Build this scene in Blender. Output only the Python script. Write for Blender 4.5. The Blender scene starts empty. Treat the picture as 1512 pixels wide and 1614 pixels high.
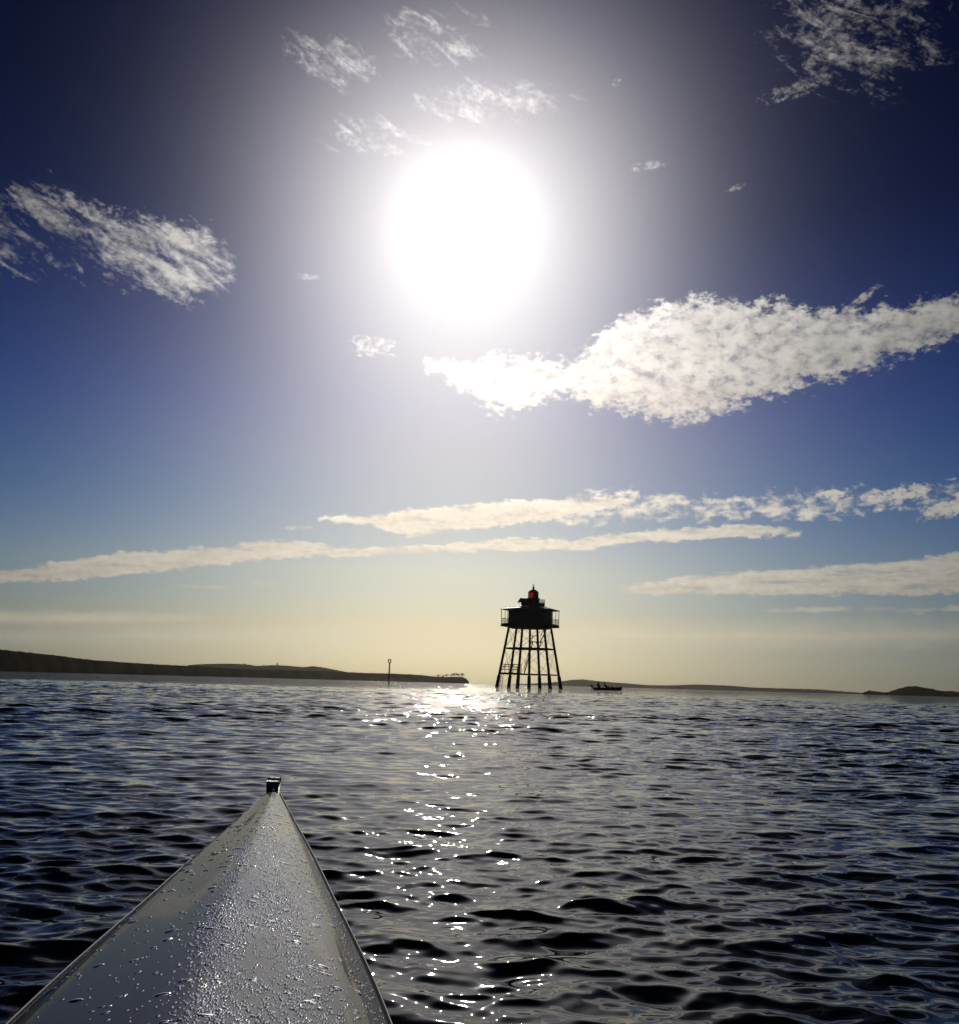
import bpy, bmesh, math, random
import numpy as np
from mathutils import Vector, Matrix, noise as mnoise

random.seed(7); rng = np.random.default_rng(11)
PI = math.pi; rad = math.radians
C = bpy.context.scene.collection
scene = bpy.context.scene

# ------------------------------------------------------------------ camera
CAM_H, PITCH, ROLL, F = 0.52, 9.43, 1.57, 1628.0
cam_d = bpy.data.cameras.new('camera')
cam_d.sensor_fit = 'HORIZONTAL'; cam_d.sensor_width = 36.0; cam_d.lens = 36.0*F/1512.0
cam_d.clip_start = 0.05; cam_d.clip_end = 60000
cam = bpy.data.objects.new('camera', cam_d); C.objects.link(cam)
RM = Matrix.Rotation(rad(90+PITCH), 3, 'X') @ Matrix.Rotation(rad(ROLL), 3, 'Z')
cam.matrix_world = Matrix.Translation((0, 0, CAM_H)) @ RM.to_4x4()
scene.camera = cam

def ray(x, y):
    d = RM @ Vector((x-756.0, -(y-807.0), -F)); d.normalize(); return d
def azel(x, y):
    d = ray(x, y); return math.degrees(math.atan2(d.x, d.y)), math.degrees(math.asin(d.z))
def at_dist(x, y, dist):            # point at horizontal distance dist
    d = ray(x, y); k = dist/math.hypot(d.x, d.y)
    return Vector((d.x*k, d.y*k, CAM_H+d.z*k))

# ------------------------------------------------------------------ light, exposure
SUN_AZ, SUN_EL = azel(735, 350)
EXPO = -2.0; EV = 2.0**EXPO
scene.view_settings.view_transform = 'Standard'; scene.view_settings.look = 'None'
scene.view_settings.exposure = EXPO; scene.view_settings.gamma = 1.0
sun_d = bpy.data.lights.new('sun', 'SUN'); sun_d.energy = 4.0; sun_d.angle = rad(0.5)
sun_d.color = (1.0, 0.95, 0.86)
sun = bpy.data.objects.new('sun', sun_d); C.objects.link(sun)
SD = Vector((math.sin(rad(SUN_AZ))*math.cos(rad(SUN_EL)), math.cos(rad(SUN_AZ))*math.cos(rad(SUN_EL)), math.sin(rad(SUN_EL))))
sun.rotation_euler = SD.to_track_quat('Z', 'Y').to_euler()
sun.location = SD*500

# ------------------------------------------------------------------ world
world = bpy.data.worlds.new("World"); scene.world = world; world.use_nodes = True
wt = world.node_tree; wt.nodes.clear()
class N:
    """little wrapper so that node maths can be written as arithmetic"""
    def __init__(s, t, sock): s.t, s.s = t, sock
    def _m(s, op, b=None, c=None, clamp=False):
        n = s.t.nodes.new('ShaderNodeMath'); n.operation = op; n.use_clamp = clamp
        for i, v in enumerate((s, b, c)):
            if v is None: continue
            if isinstance(v, N): s.t.links.new(v.s, n.inputs[i])
            else: n.inputs[i].default_value = v
        return N(s.t, n.outputs[0])
    def __add__(s, b): return s._m('ADD', b)
    __radd__ = __add__
    def __sub__(s, b): return s._m('SUBTRACT', b)
    def __rsub__(s, b): return (s*-1.0)+b
    def __mul__(s, b): return s._m('MULTIPLY', b)
    __rmul__ = __mul__
    def __truediv__(s, b): return s._m('DIVIDE', b)
    def __pow__(s, b): return s._m('POWER', b)
    def mn(s, b): return s._m('MINIMUM', b)
    def mx(s, b): return s._m('MAXIMUM', b)
    def f(s, op): return s._m(op)
    def gauss(s, sig):
        q = s/sig; return ((q*q)*-1.0)._m('EXPONENT')
    def step(s, lo, hi):
        n = s.t.nodes.new('ShaderNodeMapRange'); n.interpolation_type = 'SMOOTHSTEP'
        s.t.links.new(s.s, n.inputs[0]); n.inputs[1].default_value = lo; n.inputs[2].default_value = hi
        return N(s.t, n.outputs[0])
    def curve(s, pts, x0, x1, y0, y1):
        x = (s-x0)/(x1-x0)
        n = s.t.nodes.new('ShaderNodeFloatCurve'); s.t.links.new(x.s, n.inputs[1])
        c = n.mapping.curves[0]
        pp = sorted(((p[0]-x0)/(x1-x0), (p[1]-y0)/(y1-y0)) for p in pts)
        c.points[0].location = pp[0]; c.points[1].location = pp[-1]
        for p in pp[1:-1]: c.points.new(*p)
        n.mapping.update()
        return N(s.t, n.outputs[0])*(y1-y0)+y0
def vec(t, a, b, c=0.0):
    n = t.nodes.new('ShaderNodeCombineXYZ')
    for i, v in enumerate((a, b, c)):
        if isinstance(v, N): t.links.new(v.s, n.inputs[i])
        else: n.inputs[i].default_value = v
    return N(t, n.outputs[0])
def noise(t, v, scale, detail=4, rough=.5, dist=0.0, out=0, kind='FBM', lac=2.0):
    n = t.nodes.new('ShaderNodeTexNoise'); n.noise_dimensions = '3D'; n.noise_type = kind
    if v is not None: t.links.new(v.s, n.inputs['Vector'])
    n.inputs['Scale'].default_value = scale; n.inputs['Detail'].default_value = detail
    n.inputs['Roughness'].default_value = rough; n.inputs['Distortion'].default_value = dist
    n.inputs['Lacunarity'].default_value = lac
    return N(t, n.outputs[out])
def mixc(t, f, a, b, mode='MIX'):
    n = t.nodes.new('ShaderNodeMix'); n.data_type = 'RGBA'; n.blend_type = mode; n.clamp_factor = True
    for s, v in ((n.inputs[0], f), (n.inputs[6], a), (n.inputs[7], b)):
        if isinstance(v, N): t.links.new(v.s, s)
        elif isinstance(v, (int, float)): s.default_value = v
        else: s.default_value = (*v, 1)
    return N(t, n.outputs[2])
def vmath(t, op, a, b=None, scale=None):
    n = t.nodes.new('ShaderNodeVectorMath'); n.operation = op
    for i, v in enumerate((a, b)):
        if v is None: continue
        if isinstance(v, N): t.links.new(v.s, n.inputs[i])
        else: n.inputs[i].default_value = v
    if scale is not None:
        if isinstance(scale, N): t.links.new(scale.s, n.inputs['Scale'])
        else: n.inputs['Scale'].default_value = scale
    return N(t, n.outputs['Value' if op in ('DOT_PRODUCT', 'LENGTH') else 0])

def lin(r, g, b):
    f = lambda c: (c/255/12.92) if c/255 <= .04045 else ((c/255+.055)/1.055)**2.4
    return (f(r), f(g), f(b))

def build_world():
    t = wt
    tc = t.nodes.new('ShaderNodeTexCoord')
    D = vmath(t, 'NORMALIZE', N(t, tc.outputs['Generated']))
    sx = t.nodes.new('ShaderNodeSeparateXYZ'); t.links.new(D.s, sx.inputs[0])
    x, y, z = (N(t, o) for o in sx.outputs)
    u = x._m('ARCTAN2', y)*(180/PI)                    # azimuth, degrees from the view axis
    v = z.mn(.9999).mx(-.9999).f('ARCSINE')*(180/PI)   # elevation
    a = vmath(t, 'DOT_PRODUCT', D, tuple(SD)).mn(1.0).f('ARCCOSINE')*(180/PI)   # angle from the sun
    sky = t.nodes.new('ShaderNodeTexSky'); sky.sky_type = 'NISHITA'; sky.sun_disc = False
    sky.sun_elevation = rad(SUN_EL); sky.sun_rotation = rad(SUN_AZ)
    # contrasty grading of the clear sky: gamma 2 and a tint by elevation
    s = vmath(t, 'SCALE', N(t, sky.outputs[0]), scale=0.1*EV)
    s = vmath(t, 'MULTIPLY', s, s)
    ramp = t.nodes.new('ShaderNodeValToRGB'); t.links.new((v/90.0).s, ramp.inputs[0])
    R = [(0, (1.0, 2.15, 6.8)), (3, (1.5, 2.1, 4.0)), (6, (1.65, 2.3, 3.8)), (10, (1.0, 1.75, 3.5)),
         (15, (.52, 1.12, 3.1)), (20, (.33, .70, 2.1)), (25, (.17, .37, 1.2)), (30, (.10, .26, .95)), (35, (.06, .22, .95)), (50, (.08, .22, 1.0))]
    e = ramp.color_ramp.elements
    e[0].position = 0; e[0].color = (*[q/8 for q in R[0][1]], 1)
    e[1].position = R[-1][0]/90; e[1].color = (*[q/8 for q in R[-1][1]], 1)
    for p, c in R[1:-1]:
        k = e.new(p/90); k.color = (*[q/8 for q in c], 1)
    s = vmath(t, 'MULTIPLY', s, vmath(t, 'SCALE', N(t, ramp.outputs[0]), scale=8.0))
    s = vmath(t, 'MULTIPLY', s, mixc(t, a.gauss(13.0), (1.0, 1.0, 1.0), (1.0, .90, .50)))
    warm = (v*-1.0+6.0).step(-8, 6)
    # ---- clouds, all in azimuth/elevation
    UV = vec(t, u, v)
    wob = noise(t, UV, .55, 5, .6)-.5                  # edge wobble
    wob2 = noise(t, vec(t, u, v*1.6, 7.0), 1.9, 7, .62)-.5
    fine = noise(t, vec(t, u, v*1.5, 3.0), 2.6, 9, .62, .3)
    cells = noise(t, vec(t, u, v*1.5, 5.0), 2.2, 6, .6, .6)
    ur, vr = u*.91-v*.42, v*.91+u*.42                # filaments drawn out along the wind
    wisp = noise(t, vec(t, ur*.42, vr*1.35, 9.0), .95, 10, .64, .7)
    puff = noise(t, vec(t, u, v*1.5, 13.0), 1.15, 8, .58, .25)
    streak = noise(t, vec(t, u*.28, v*1.5, 1.0), 1.1, 8, .6, .4)
    def env(pts, soft=.6, wamp=1.0, x0=-32, x1=32):
        """mask between an upper and a lower outline given in photograph pixels"""
        top = [azel(p[0], p[1]) for p in pts]; bot = [azel(p[0], p[2]) for p in pts]
        T = u.curve(top, x0, x1, 0, 45); B = u.curve(bot, x0, x1, 0, 45)
        a0 = min(top[0][0], top[-1][0]); a1 = max(top[0][0], top[-1][0])
        d = (T-v).mn(v-B) + wob*(1.4*wamp) + wob2*(2.2*wamp)
        ends = (u-(a0-.4)).step(0, 1.0)*(((u*-1.0)+(a1+.4)).step(0, 1.0))
        return d.step(-.5*soft, soft)*ends
    def blob(px, py, rx, ry, rot=0.0):
        cu, cv = azel(px, py); c, s_ = math.cos(rad(rot)), math.sin(rad(rot))
        du, dv = u-cu, v-cv
        p = (du*c+dv*s_)/(rx/28.4); q = (dv*c-du*s_)/(ry/28.4)
        return (p*p+q*q).f('SQRT')*-1.0+1.0            # 1 at the centre, 0 at the rim
    def ero(mask, gain, nz, off, hi, amt=1.0):
        """erode a mask with noise, never outside it"""
        return (mask*gain + nz - off).step(0, hi)*mask.step(0, .3)*amt
    F_, W_, S_ = fine-.5, wisp-.5, streak-.5
    big = ero(env([(660, 572, 576), (700, 566, 600), (760, 562, 642), (800, 560, 650), (850, 556, 640), (885, 566, 625), (925, 545, 645), (960, 510, 650),
               (1000, 484, 658), (1050, 474, 666), (1100, 464, 660), (1170, 470, 642), (1270, 480, 612), (1370, 482, 584), (1440, 476, 562), (1520, 464, 530), (1600, 446, 496)], .85, 1.25),
              2.7, F_*1.5+(puff-.5)*4.6+W_*3.4, .40, 2.7)
    tail = ero(blob(1105, 655, 70, 15, 20).step(0, .6), 1.2, F_*3.5+(puff-.5)*2., .2, 1.6)
    flick = ero(blob(1352, 476, 62, 9, 32).step(0, .7), 1.2, F_*3.5+(puff-.5)*2., .3, 1.6, .8)
    small = ero(blob(588, 548, 66, 28, -5).step(0, .7), 1.0, F_*5., .45, 1.4, .6)
    left = env([(-60, 270, 400), (0, 286, 425), (60, 280, 432), (110, 298, 440), (170, 322, 450), (230, 338, 468), (300, 345, 480), (345, 362, 470), (378, 425, 445)], .9, 1.1)
    hole = blob(70, 385, 95, 38, -12).step(-.15, .7)
    dense = blob(262, 400, 130, 85, -25).step(-.1, .8)
    left = ero(left, 1.1, dense*.6-hole*.6+W_*5.5+F_*2.2, .38, 2.2)
    tr = ero(blob(1345, 22, 195, 128, -18).step(0, .6), .95, W_*5.+F_*2.5, .50, 2.1, .85)
    tr2 = ero(blob(1250, 143, 75, 18, 8).step(0, .7), .9, F_*4., .40, 1.5, .5)
    d1 = ero(blob(520, 95, 115, 48, -8).mx(blob(600, 215, 150, 42, 0)).mx(blob(760, 160, 210, 45, 0)).mx(blob(690, 60, 130, 60, 0)).step(0, .7), .9, W_*5.+F_*2.4, .45, 2.2, .7)
    d2 = ero(blob(1020, 262, 50, 9, 6).mx(blob(972, 130, 13, 9, 30)).mx(blob(1160, 296, 24, 7, 10)).mx(blob(482, 436, 32, 8, 0)).step(0, .7), .9, F_*4., .35, 1.4, .45)
    e1 = ero(env([(-60, 900, 924), (0, 897, 920), (60, 888, 918), (150, 876, 914), (210, 868, 905), (300, 864, 898), (400, 853, 886), (450, 851, 876), (530, 860, 868)], .28, .25), 2.2, S_*4.+F_*1.2, .45, 1.6)
    e2 = ero(env([(360, 874, 880), (420, 866, 882), (500, 864, 880), (600, 860, 878), (680, 858, 874), (740, 852, 870), (820, 846, 870), (940, 858, 866)], .24, .28), 2.0, S_*5.+F_*1.8, .5, 1.6)
    e3 = ero(env([(500, 814, 820), (600, 810, 836), (640, 803, 848), (700, 795, 842), (800, 790, 830), (900, 783, 816), (1000, 784, 794)], .32, .32), 2.2, S_*4.5+F_*1.8, .5, 1.6)
    e4 = ero(env([(895, 852, 862), (930, 844, 862), (1000, 835, 858), (1100, 827, 852), (1200, 823, 849), (1270, 838, 846)], .26, .3), 2.1, S_*4.5+F_*1.6, .5, 1.6)
    e5 = ero(env([(880, 775, 835), (1000, 768, 828), (1150, 775, 826), (1300, 766, 822), (1420, 758, 810), (1520, 752, 806), (1620, 742, 798)], .7, .5), 1.5, (puff-.5)*5.5+F_*2.0+S_*2., .62, 1.9)
    e6 = ero(blob(1430, 776, 48, 15, 8).mx(blob(1310, 782, 32, 13, 0)).mx(blob(1500, 800, 60, 18, 15)).step(0, .6), 1.3, F_*5., .3, 1.1)
    f1 = ero(env([(965, 922, 932), (1030, 916, 940), (1090, 905, 940), (1150, 902, 940), (1300, 890, 942), (1420, 882, 940), (1520, 868, 938), (1620, 856, 936)], .26, .25), 2.1, S_*6.+F_*1.4, .5, 1.7)
    f2 = ero(env([(1200, 961, 968), (1300, 956, 968), (1460, 954, 967), (1600, 958, 967)], .3, .2), 1.2, S_*4., .3, 1.2, .8)
    f3 = ero(blob(418, 920, 34, 5).mx(blob(470, 832, 34, 6, 5)).mx(blob(1160, 903, 44, 5)).mx(blob(320, 925, 60, 4)).mx(blob(1500, 878, 70, 8, 8)).step(0, .6), 1.0, F_*3., .3, 1.2, .6)
    g1 = env([(-60, 958, 988), (0, 960, 986), (150, 965, 984), (290, 969, 979), (330, 974, 977)], .5, .15)*(streak*1.3)
    g2 = env([(-60, 985, 1022), (0, 988, 1018), (300, 988, 1016), (500, 990, 1015), (740, 996, 1010)], .9, .3)*(streak*.9)
    g3 = env([(830, 1000, 1012), (900, 985, 1018), (1100, 982, 1024), (1300, 978, 1022), (1520, 978, 1018), (1620, 975, 1012)], .9, .3)*(streak*1.0)
    # a broken deck behind and above the camera, so reflections are not empty
    far = (noise(t, vec(t, u*.35, v, 30.), .16, 7, .6, .5)-.56).step(0, .16)*(a-50.).step(0, 12)*.75
    hi = big.mx(tail).mx(flick).mx(small)
    low = e1.mx(e2).mx(e3).mx(e4).mx(e5).mx(e6).mx(f1).mx(f2).mx(f3)
    thin = left.mx(tr).mx(tr2).mx(d1).mx(d2)
    soft = g1.mx(g2).mx(g3)
    glow = a.gauss(19.0)*.78+a.gauss(38.)*.17+.01      # clouds are brightest towards the sun
    relief = (fine-.5)*.45+(puff-.5)*.9+wob*1.1+1.12
    chigh = vmath(t, 'SCALE', mixc(t, warm, (1.0, .965, .90), (1.0, .92, .74)), scale=glow*relief)
    clow = vmath(t, 'SCALE', mixc(t, warm, (1.0, .97, .90), (1.0, .92, .74)), scale=(a.gauss(27.)*.92+a.gauss(60.)*.10+.02)*((fine-.5)*.5+(streak-.5)*.8+1.0))
    cg = vmath(t, 'SCALE', mixc(t, warm, (1.0, .95, .80), (1.0, .90, .68)), scale=(a.gauss(30.)*1.3+.03))
    s = mixc(t, soft*.85, s, cg)
    s = mixc(t, low*.95, s, clow)
    s = mixc(t, thin*.85, s, chigh)
    s = mixc(t, far, s, chigh)
    s = mixc(t, hi*.95, s, chigh)
    # aureole: bright scatter close round the sun
    core = a.gauss(2.6)*1.2
    veil = a.gauss(8.2)*1.0
    s = vmath(t, 'ADD', s, vmath(t, 'SCALE', N(t, vec(t, 1.0, .985, .93).s), scale=core))
    s = vmath(t, 'ADD', s, vmath(t, 'SCALE', N(t, vec(t, .98, .91, .86).s), scale=veil))
    s = vmath(t, 'ADD', s, vmath(t, 'SCALE', N(t, vec(t, .80, .70, 1.06).s), scale=a.gauss(11.0)*.12))
    low_veil = (u-SUN_AZ).gauss(13.0)*(v-13.0).gauss(7.5)*.31
    s = vmath(t, 'ADD', s, vmath(t, 'SCALE', N(t, vec(t, 1.0, .62, .22).s), scale=low_veil))
    # nothing but dim sea colour below the horizon
    s = mixc(t, v.step(-2.5, -1.0), (.01, .014, .018), s)
    bg = t.nodes.new('ShaderNodeBackground'); bg.inputs[1].default_value = 0.1
    t.links.new(vmath(t, 'SCALE', s, scale=10.0/EV).s, bg.inputs[0])
    o = t.nodes.new('ShaderNodeOutputWorld'); t.links.new(bg.outputs[0], o.inputs[0])
build_world()
world.cycles.sampling_method = 'MANUAL'; world.cycles.sample_map_resolution = 1024

scene.cycles.use_denoising = True
scene.cycles.denoiser = 'OPENIMAGEDENOISE'
scene.cycles.max_bounces = 8; scene.cycles.glossy_bounces = 4; scene.cycles.transmission_bounces = 6
scene.cycles.volume_bounces = 1; scene.cycles.sample_clamp_indirect = 12.0

# ------------------------------------------------------------------ materials
def mat(name, col, rough=.6, metal=0.0, spec=.5, coat=0.0, var=.25, vscale=3.0, bump=0.0, **kw):
    m = bpy.data.materials.new(name); m.use_nodes = True; t = m.node_tree
    p = t.nodes['Principled BSDF']
    tc = t.nodes.new('ShaderNodeTexCoord')
    n = noise(t, N(t, tc.outputs['Object']), vscale, 5, .6)
    c = mixc(t, n.step(.3, .7), tuple(q*(1-var) for q in col), tuple(min(1, q*(1+var)) for q in col))
    t.links.new(c.s, p.inputs['Base Color'])
    p.inputs['Roughness'].default_value = rough; p.inputs['Metallic'].default_value = metal
    p.inputs['Specular IOR Level'].default_value = spec; p.inputs['Coat Weight'].default_value = coat
    if bump:
        b = t.nodes.new('ShaderNodeBump'); b.inputs['Strength'].default_value = bump; b.inputs['Distance'].default_value = .05
        t.links.new(n.s, b.inputs['Height']); t.links.new(b.outputs[0], p.inputs['Normal'])
    for k, v_ in kw.items(): p.inputs[k.replace('_', ' ')].default_value = v_
    return m
M = dict(
    paint=mat('dark_weathered_paint', (.05, .045, .04), .55, bump=.2),
    timber=mat('weathered_timber', (.06, .05, .042), .7, bump=.3),
    concrete=mat('wet_pile', (.05, .05, .048), .5, bump=.3),
    iron=mat('rusty_iron', (.06, .04, .03), .6),
    rooft=mat('roof_iron', (.05, .045, .045), .5),
    roofglare=mat('painted_roof_glare', (.5, .40, .37), .6),  # sun glare on the lighthouse roof, put into the base colour
    redglass=mat('red_pane', (.55, .03, .015), .25),
    clearglass=mat('dusty_pane', (.16, .16, .15), .15),
    hull=mat('boat_hull', (.03, .03, .035), .4),
    motor=mat('motor_cowl', (.03, .03, .03), .35),
    cloth=mat('dark_clothing', (.03, .03, .035), .9),
    skin=mat('skin', (.30, .18, .13), .6),
    rubber=mat('black_rubber', (.02, .02, .02), .22, coat=.6),
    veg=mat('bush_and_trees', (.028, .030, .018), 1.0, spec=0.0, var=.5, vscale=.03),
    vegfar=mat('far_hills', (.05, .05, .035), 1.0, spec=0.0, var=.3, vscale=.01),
    bark=mat('bark', (.06, .05, .04), .9),
    leaf=mat('leaves', (.05, .06, .03), .8, var=.4),
    stone=mat('pale_masonry', (.25, .23, .2), .8),
)

# ------------------------------------------------------------------ mesh helpers
def link(o, parent=None):
    C.objects.link(o)
    if parent: o.parent = parent
    return o
def mesh_obj(name, bm, m, parent=None, smooth=False):
    me = bpy.data.meshes.new(name); bmesh.ops.recalc_face_normals(bm, faces=bm.faces[:]) if len(bm.faces) < 60000 else None
    bm.to_mesh(me); bm.free()
    if smooth: me.shade_smooth()
    me.materials.append(m)
    return link(bpy.data.objects.new(name, me), parent)
def tag(o, label=None, cat=None, group=None, kind=None):
    if label: o['label'] = label
    if cat: o['category'] = cat
    if group: o['group'] = group
    if kind: o['kind'] = kind
    return o
def thing(name, loc, label, cat, group=None, rz=0):
    o = bpy.data.objects.new(name, None); o.empty_display_size = .2; C.objects.link(o)
    o.location = loc; o.rotation_euler = (0, 0, rz)
    return tag(o, label, cat, group)
def box(bm, c, s, rot=None):
    g = bmesh.ops.create_cube(bm, size=1.0)['verts']
    for w in g:
        p = Vector((w.co.x*s[0], w.co.y*s[1], w.co.z*s[2]))
        if rot is not None: p = rot @ p
        w.co = p+Vector(c)
    return g
def bar(bm, a, b, r, seg=8, r2=None):
    a, b = Vector(a), Vector(b); d = b-a
    if r2 is None: r2 = r
    q = d.to_track_quat('Z', 'Y').to_matrix()
    A = [bm.verts.new(a+q@Vector((r*math.cos(2*PI*i/seg+PI/seg), r*math.sin(2*PI*i/seg+PI/seg), 0))) for i in range(seg)]
    B = [bm.verts.new(b+q@Vector((r2*math.cos(2*PI*i/seg+PI/seg), r2*math.sin(2*PI*i/seg+PI/seg), 0))) for i in range(seg)]
    for i in range(seg): bm.faces.new((A[i], A[(i+1) % seg], B[(i+1) % seg], B[i]))
    bm.faces.new(A[::-1]); bm.faces.new(B)
def prism(bm, rings, close_top=True, close_bot=True):
    """rings: list of vertex loops, lofted"""
    L = [[bm.verts.new(p) for p in r] for r in rings]; n = len(L[0])
    for a, b in zip(L, L[1:]):
        for i in range(n): bm.faces.new((a[i], a[(i+1) % n], b[(i+1) % n], b[i]))
    if close_bot: bm.faces.new(L[0][::-1])
    if close_top: bm.faces.new(L[-1])
def ngon(R, z, n=6, th=10.0, c=(0, 0)):
    return [(c[0]+R*math.cos(rad(th+360/n*k)), c[1]+R*math.sin(rad(th+360/n*k)), z) for k in range(n)]
def BM(): return bmesh.new()


# ------------------------------------------------------------------ water
def build_water():
    waves = []
    nW = 190
    for i in range(nW):
        f = (i+rng.random())/nW
        lam = 0.036*(4.0/0.036)**f
        ang = rng.normal(0, .55)+rad(-4) if lam < 1.0 else rng.normal(0, .38)+rad(6)
        slope = .0245*(lam/.16)**-.6 if lam > .16 else .0245*(lam/.16)**.2
        if lam > .7: slope *= (.7/lam)**.4
        waves.append((lam, ang, slope*rng.uniform(.5, 1.4), rng.uniform(0, 2*PI)))
    def rows():
        r = [0.55]
        while r[-1] < 70: r.append(r[-1]*(1.0038))
        while r[-1] < 400: r.append(r[-1]*1.02)
        while r[-1] < 9000: r.append(r[-1]*1.08)
        return np.array(r)
    r = rows()
    dense = np.linspace(-rad(33), rad(33), 940)
    side = np.concatenate([np.linspace(rad(33), rad(327), 150)[1:-1]])
    th = np.concatenate([dense, side]); nt = len(th); nr = len(r)
    dth = np.full(nt, dense[1]-dense[0]); dth[940:] = side[1]-side[0]
    Rg, Tg = np.meshgrid(r, th, indexing='ij')
    X = (Rg*np.sin(Tg)).astype(np.float64); Y = Rg*np.cos(Tg)
    dr = np.gradient(r)
    sp = np.maximum(dr[:, None], .55*Rg*dth[None, :])
    Z = np.zeros_like(X); DX = np.zeros_like(X); DY = np.zeros_like(X)
    # gusts: broad patches of rougher and calmer water
    gust = np.ones_like(X)
    for lam, an, am in ((23, .2, .22), (13, -.5, .22), (7.3, .9, .16), (31, -.2, .18), (5.1, .3, .14)):
        gust += am*np.sin(2*PI*(X*math.sin(an)+Y*math.cos(an))/lam+lam)
    gust = np.clip(gust, .8, 1.5)
    for lam, an, sl, ph in waves:
        k = 2*PI/lam; kx, ky = math.sin(an), math.cos(an)
        fade = np.clip((lam/sp-2.0)/2.0, 0, 1)
        amp = sl/k*fade*(gust if lam < 2 else 1)
        if lam > .45: amp = amp*(.36+1.6*np.clip((Rg-3)/14, 0, 1))
        arg = k*(kx*X+ky*Y)+ph
        s = np.sin(arg); c = np.cos(arg)
        Z += amp*s; DX += amp*kx*c; DY += amp*ky*c
    X2 = X+DX*.9; Y2 = Y+DY*.9
    co = np.stack([X2, Y2, Z], -1).reshape(-1, 3)
    co = np.vstack([co, [[0, 0, 0.0]]])
    idx = np.arange(nr*nt).reshape(nr, nt)
    nx = np.roll(idx, -1, axis=1)
    q = np.stack([idx[:-1], idx[1:], nx[1:], nx[:-1]], -1).reshape(-1, 4)
    tri = np.stack([np.full(nt, nr*nt), idx[0], nx[0]], -1)
    me = bpy.data.meshes.new('sea')
    nv = len(co); nq = len(q); ntri = len(tri)
    me.vertices.add(nv); me.vertices.foreach_set('co', co.astype(np.float32).ravel())
    me.loops.add(nq*4+ntri*3)
    me.loops.foreach_set('vertex_index', np.concatenate([q.ravel(), tri.ravel()]).astype(np.int32))
    me.polygons.add(nq+ntri)
    ls = np.concatenate([np.arange(nq)*4, nq*4+np.arange(ntri)*3]).astype(np.int32)
    me.polygons.foreach_set('loop_start', ls)
    me.update(calc_edges=True)
    me.shade_smooth()
    m = bpy.data.materials.new('sea_water'); m.use_nodes = True; t = m.node_tree
    p = t.nodes['Principled BSDF']
    p.inputs['Base Color'].default_value = (.003, .008, .008, 1); p.inputs['Specular IOR Level'].default_value = .19
    p.inputs['Roughness'].default_value = .03; p.inputs['IOR'].default_value = 1.333
    geo = t.nodes.new('ShaderNodeNewGeometry'); P = N(t, geo.outputs['Position']); Nn = N(t, geo.outputs['Normal'])
    sx = t.nodes.new('ShaderNodeSeparateXYZ'); t.links.new(P.s, sx.inputs[0])
    x, y = N(t, sx.outputs[0]), N(t, sx.outputs[1])
    rr = (x*x+y*y).f('SQRT')
    def nv3(sc, det, zz, ax_=.32, ay_=1.0):
        n = noise(t, vec(t, x*ax_, y*ay_, zz), sc, det, .55, 0, out=1)
        return vmath(t, 'SUBTRACT', n, (.5, .5, .5))
    # cat's paws: patches of rougher and smoother water, long across the wind
    pa = noise(t, vec(t, x*.22, y*.8, 20.), .9, 4, .6).step(.36, .64)
    pb = noise(t, vec(t, x*.10, y*.22, 31.), .35, 4, .6).step(.36, .64)
    patch = pa*.9+pb*.7+.25
    n1 = vmath(t, 'SCALE', nv3(9.0, 3, 0.0), scale=(rr.step(2, 22)*1.5+.14)*patch)     # ripples
    n2 = vmath(t, 'SCALE', nv3(1.6, 3, 4.0), scale=rr.step(20, 110)*2.2*patch)         # wavelets the mesh leaves out
    n3 = vmath(t, 'SCALE', nv3(1.3, 1, 8.0, 3.2, .16), scale=rr.step(30, 100)*.9)     # long wave faces seen end on
    n = vmath(t, 'ADD', vmath(t, 'ADD', n1, n2), n3)
    n = vmath(t, 'MULTIPLY', n, (.75, 1.0, 0.0))
    n = vmath(t, 'NORMALIZE', vmath(t, 'ADD', Nn, n))
    t.links.new(n.s, p.inputs['Normal'])
    me.materials.append(m)
    o = link(bpy.data.objects.new('sea', me)); tag(o, kind='structure')
build_water()

# ------------------------------------------------------------------ haze
def build_haze():
    bm = BM(); box(bm, (0, 0, 33.0), (21000, 21000, 70.0))
    m = bpy.data.materials.new('haze'); m.use_nodes = True; t = m.node_tree; t.nodes.clear()
    v = t.nodes.new('ShaderNodeVolumePrincipled'); v.inputs['Color'].default_value = (1.0, .90, .74, 1)
    v.inputs['Density'].default_value = 4.0e-5; v.inputs['Anisotropy'].default_value = .78
    o = t.nodes.new('ShaderNodeOutputMaterial'); t.links.new(v.outputs[0], o.inputs['Volume'])
    h = mesh_obj('haze', bm, m); tag(h, kind='stuff')
build_haze()

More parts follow.
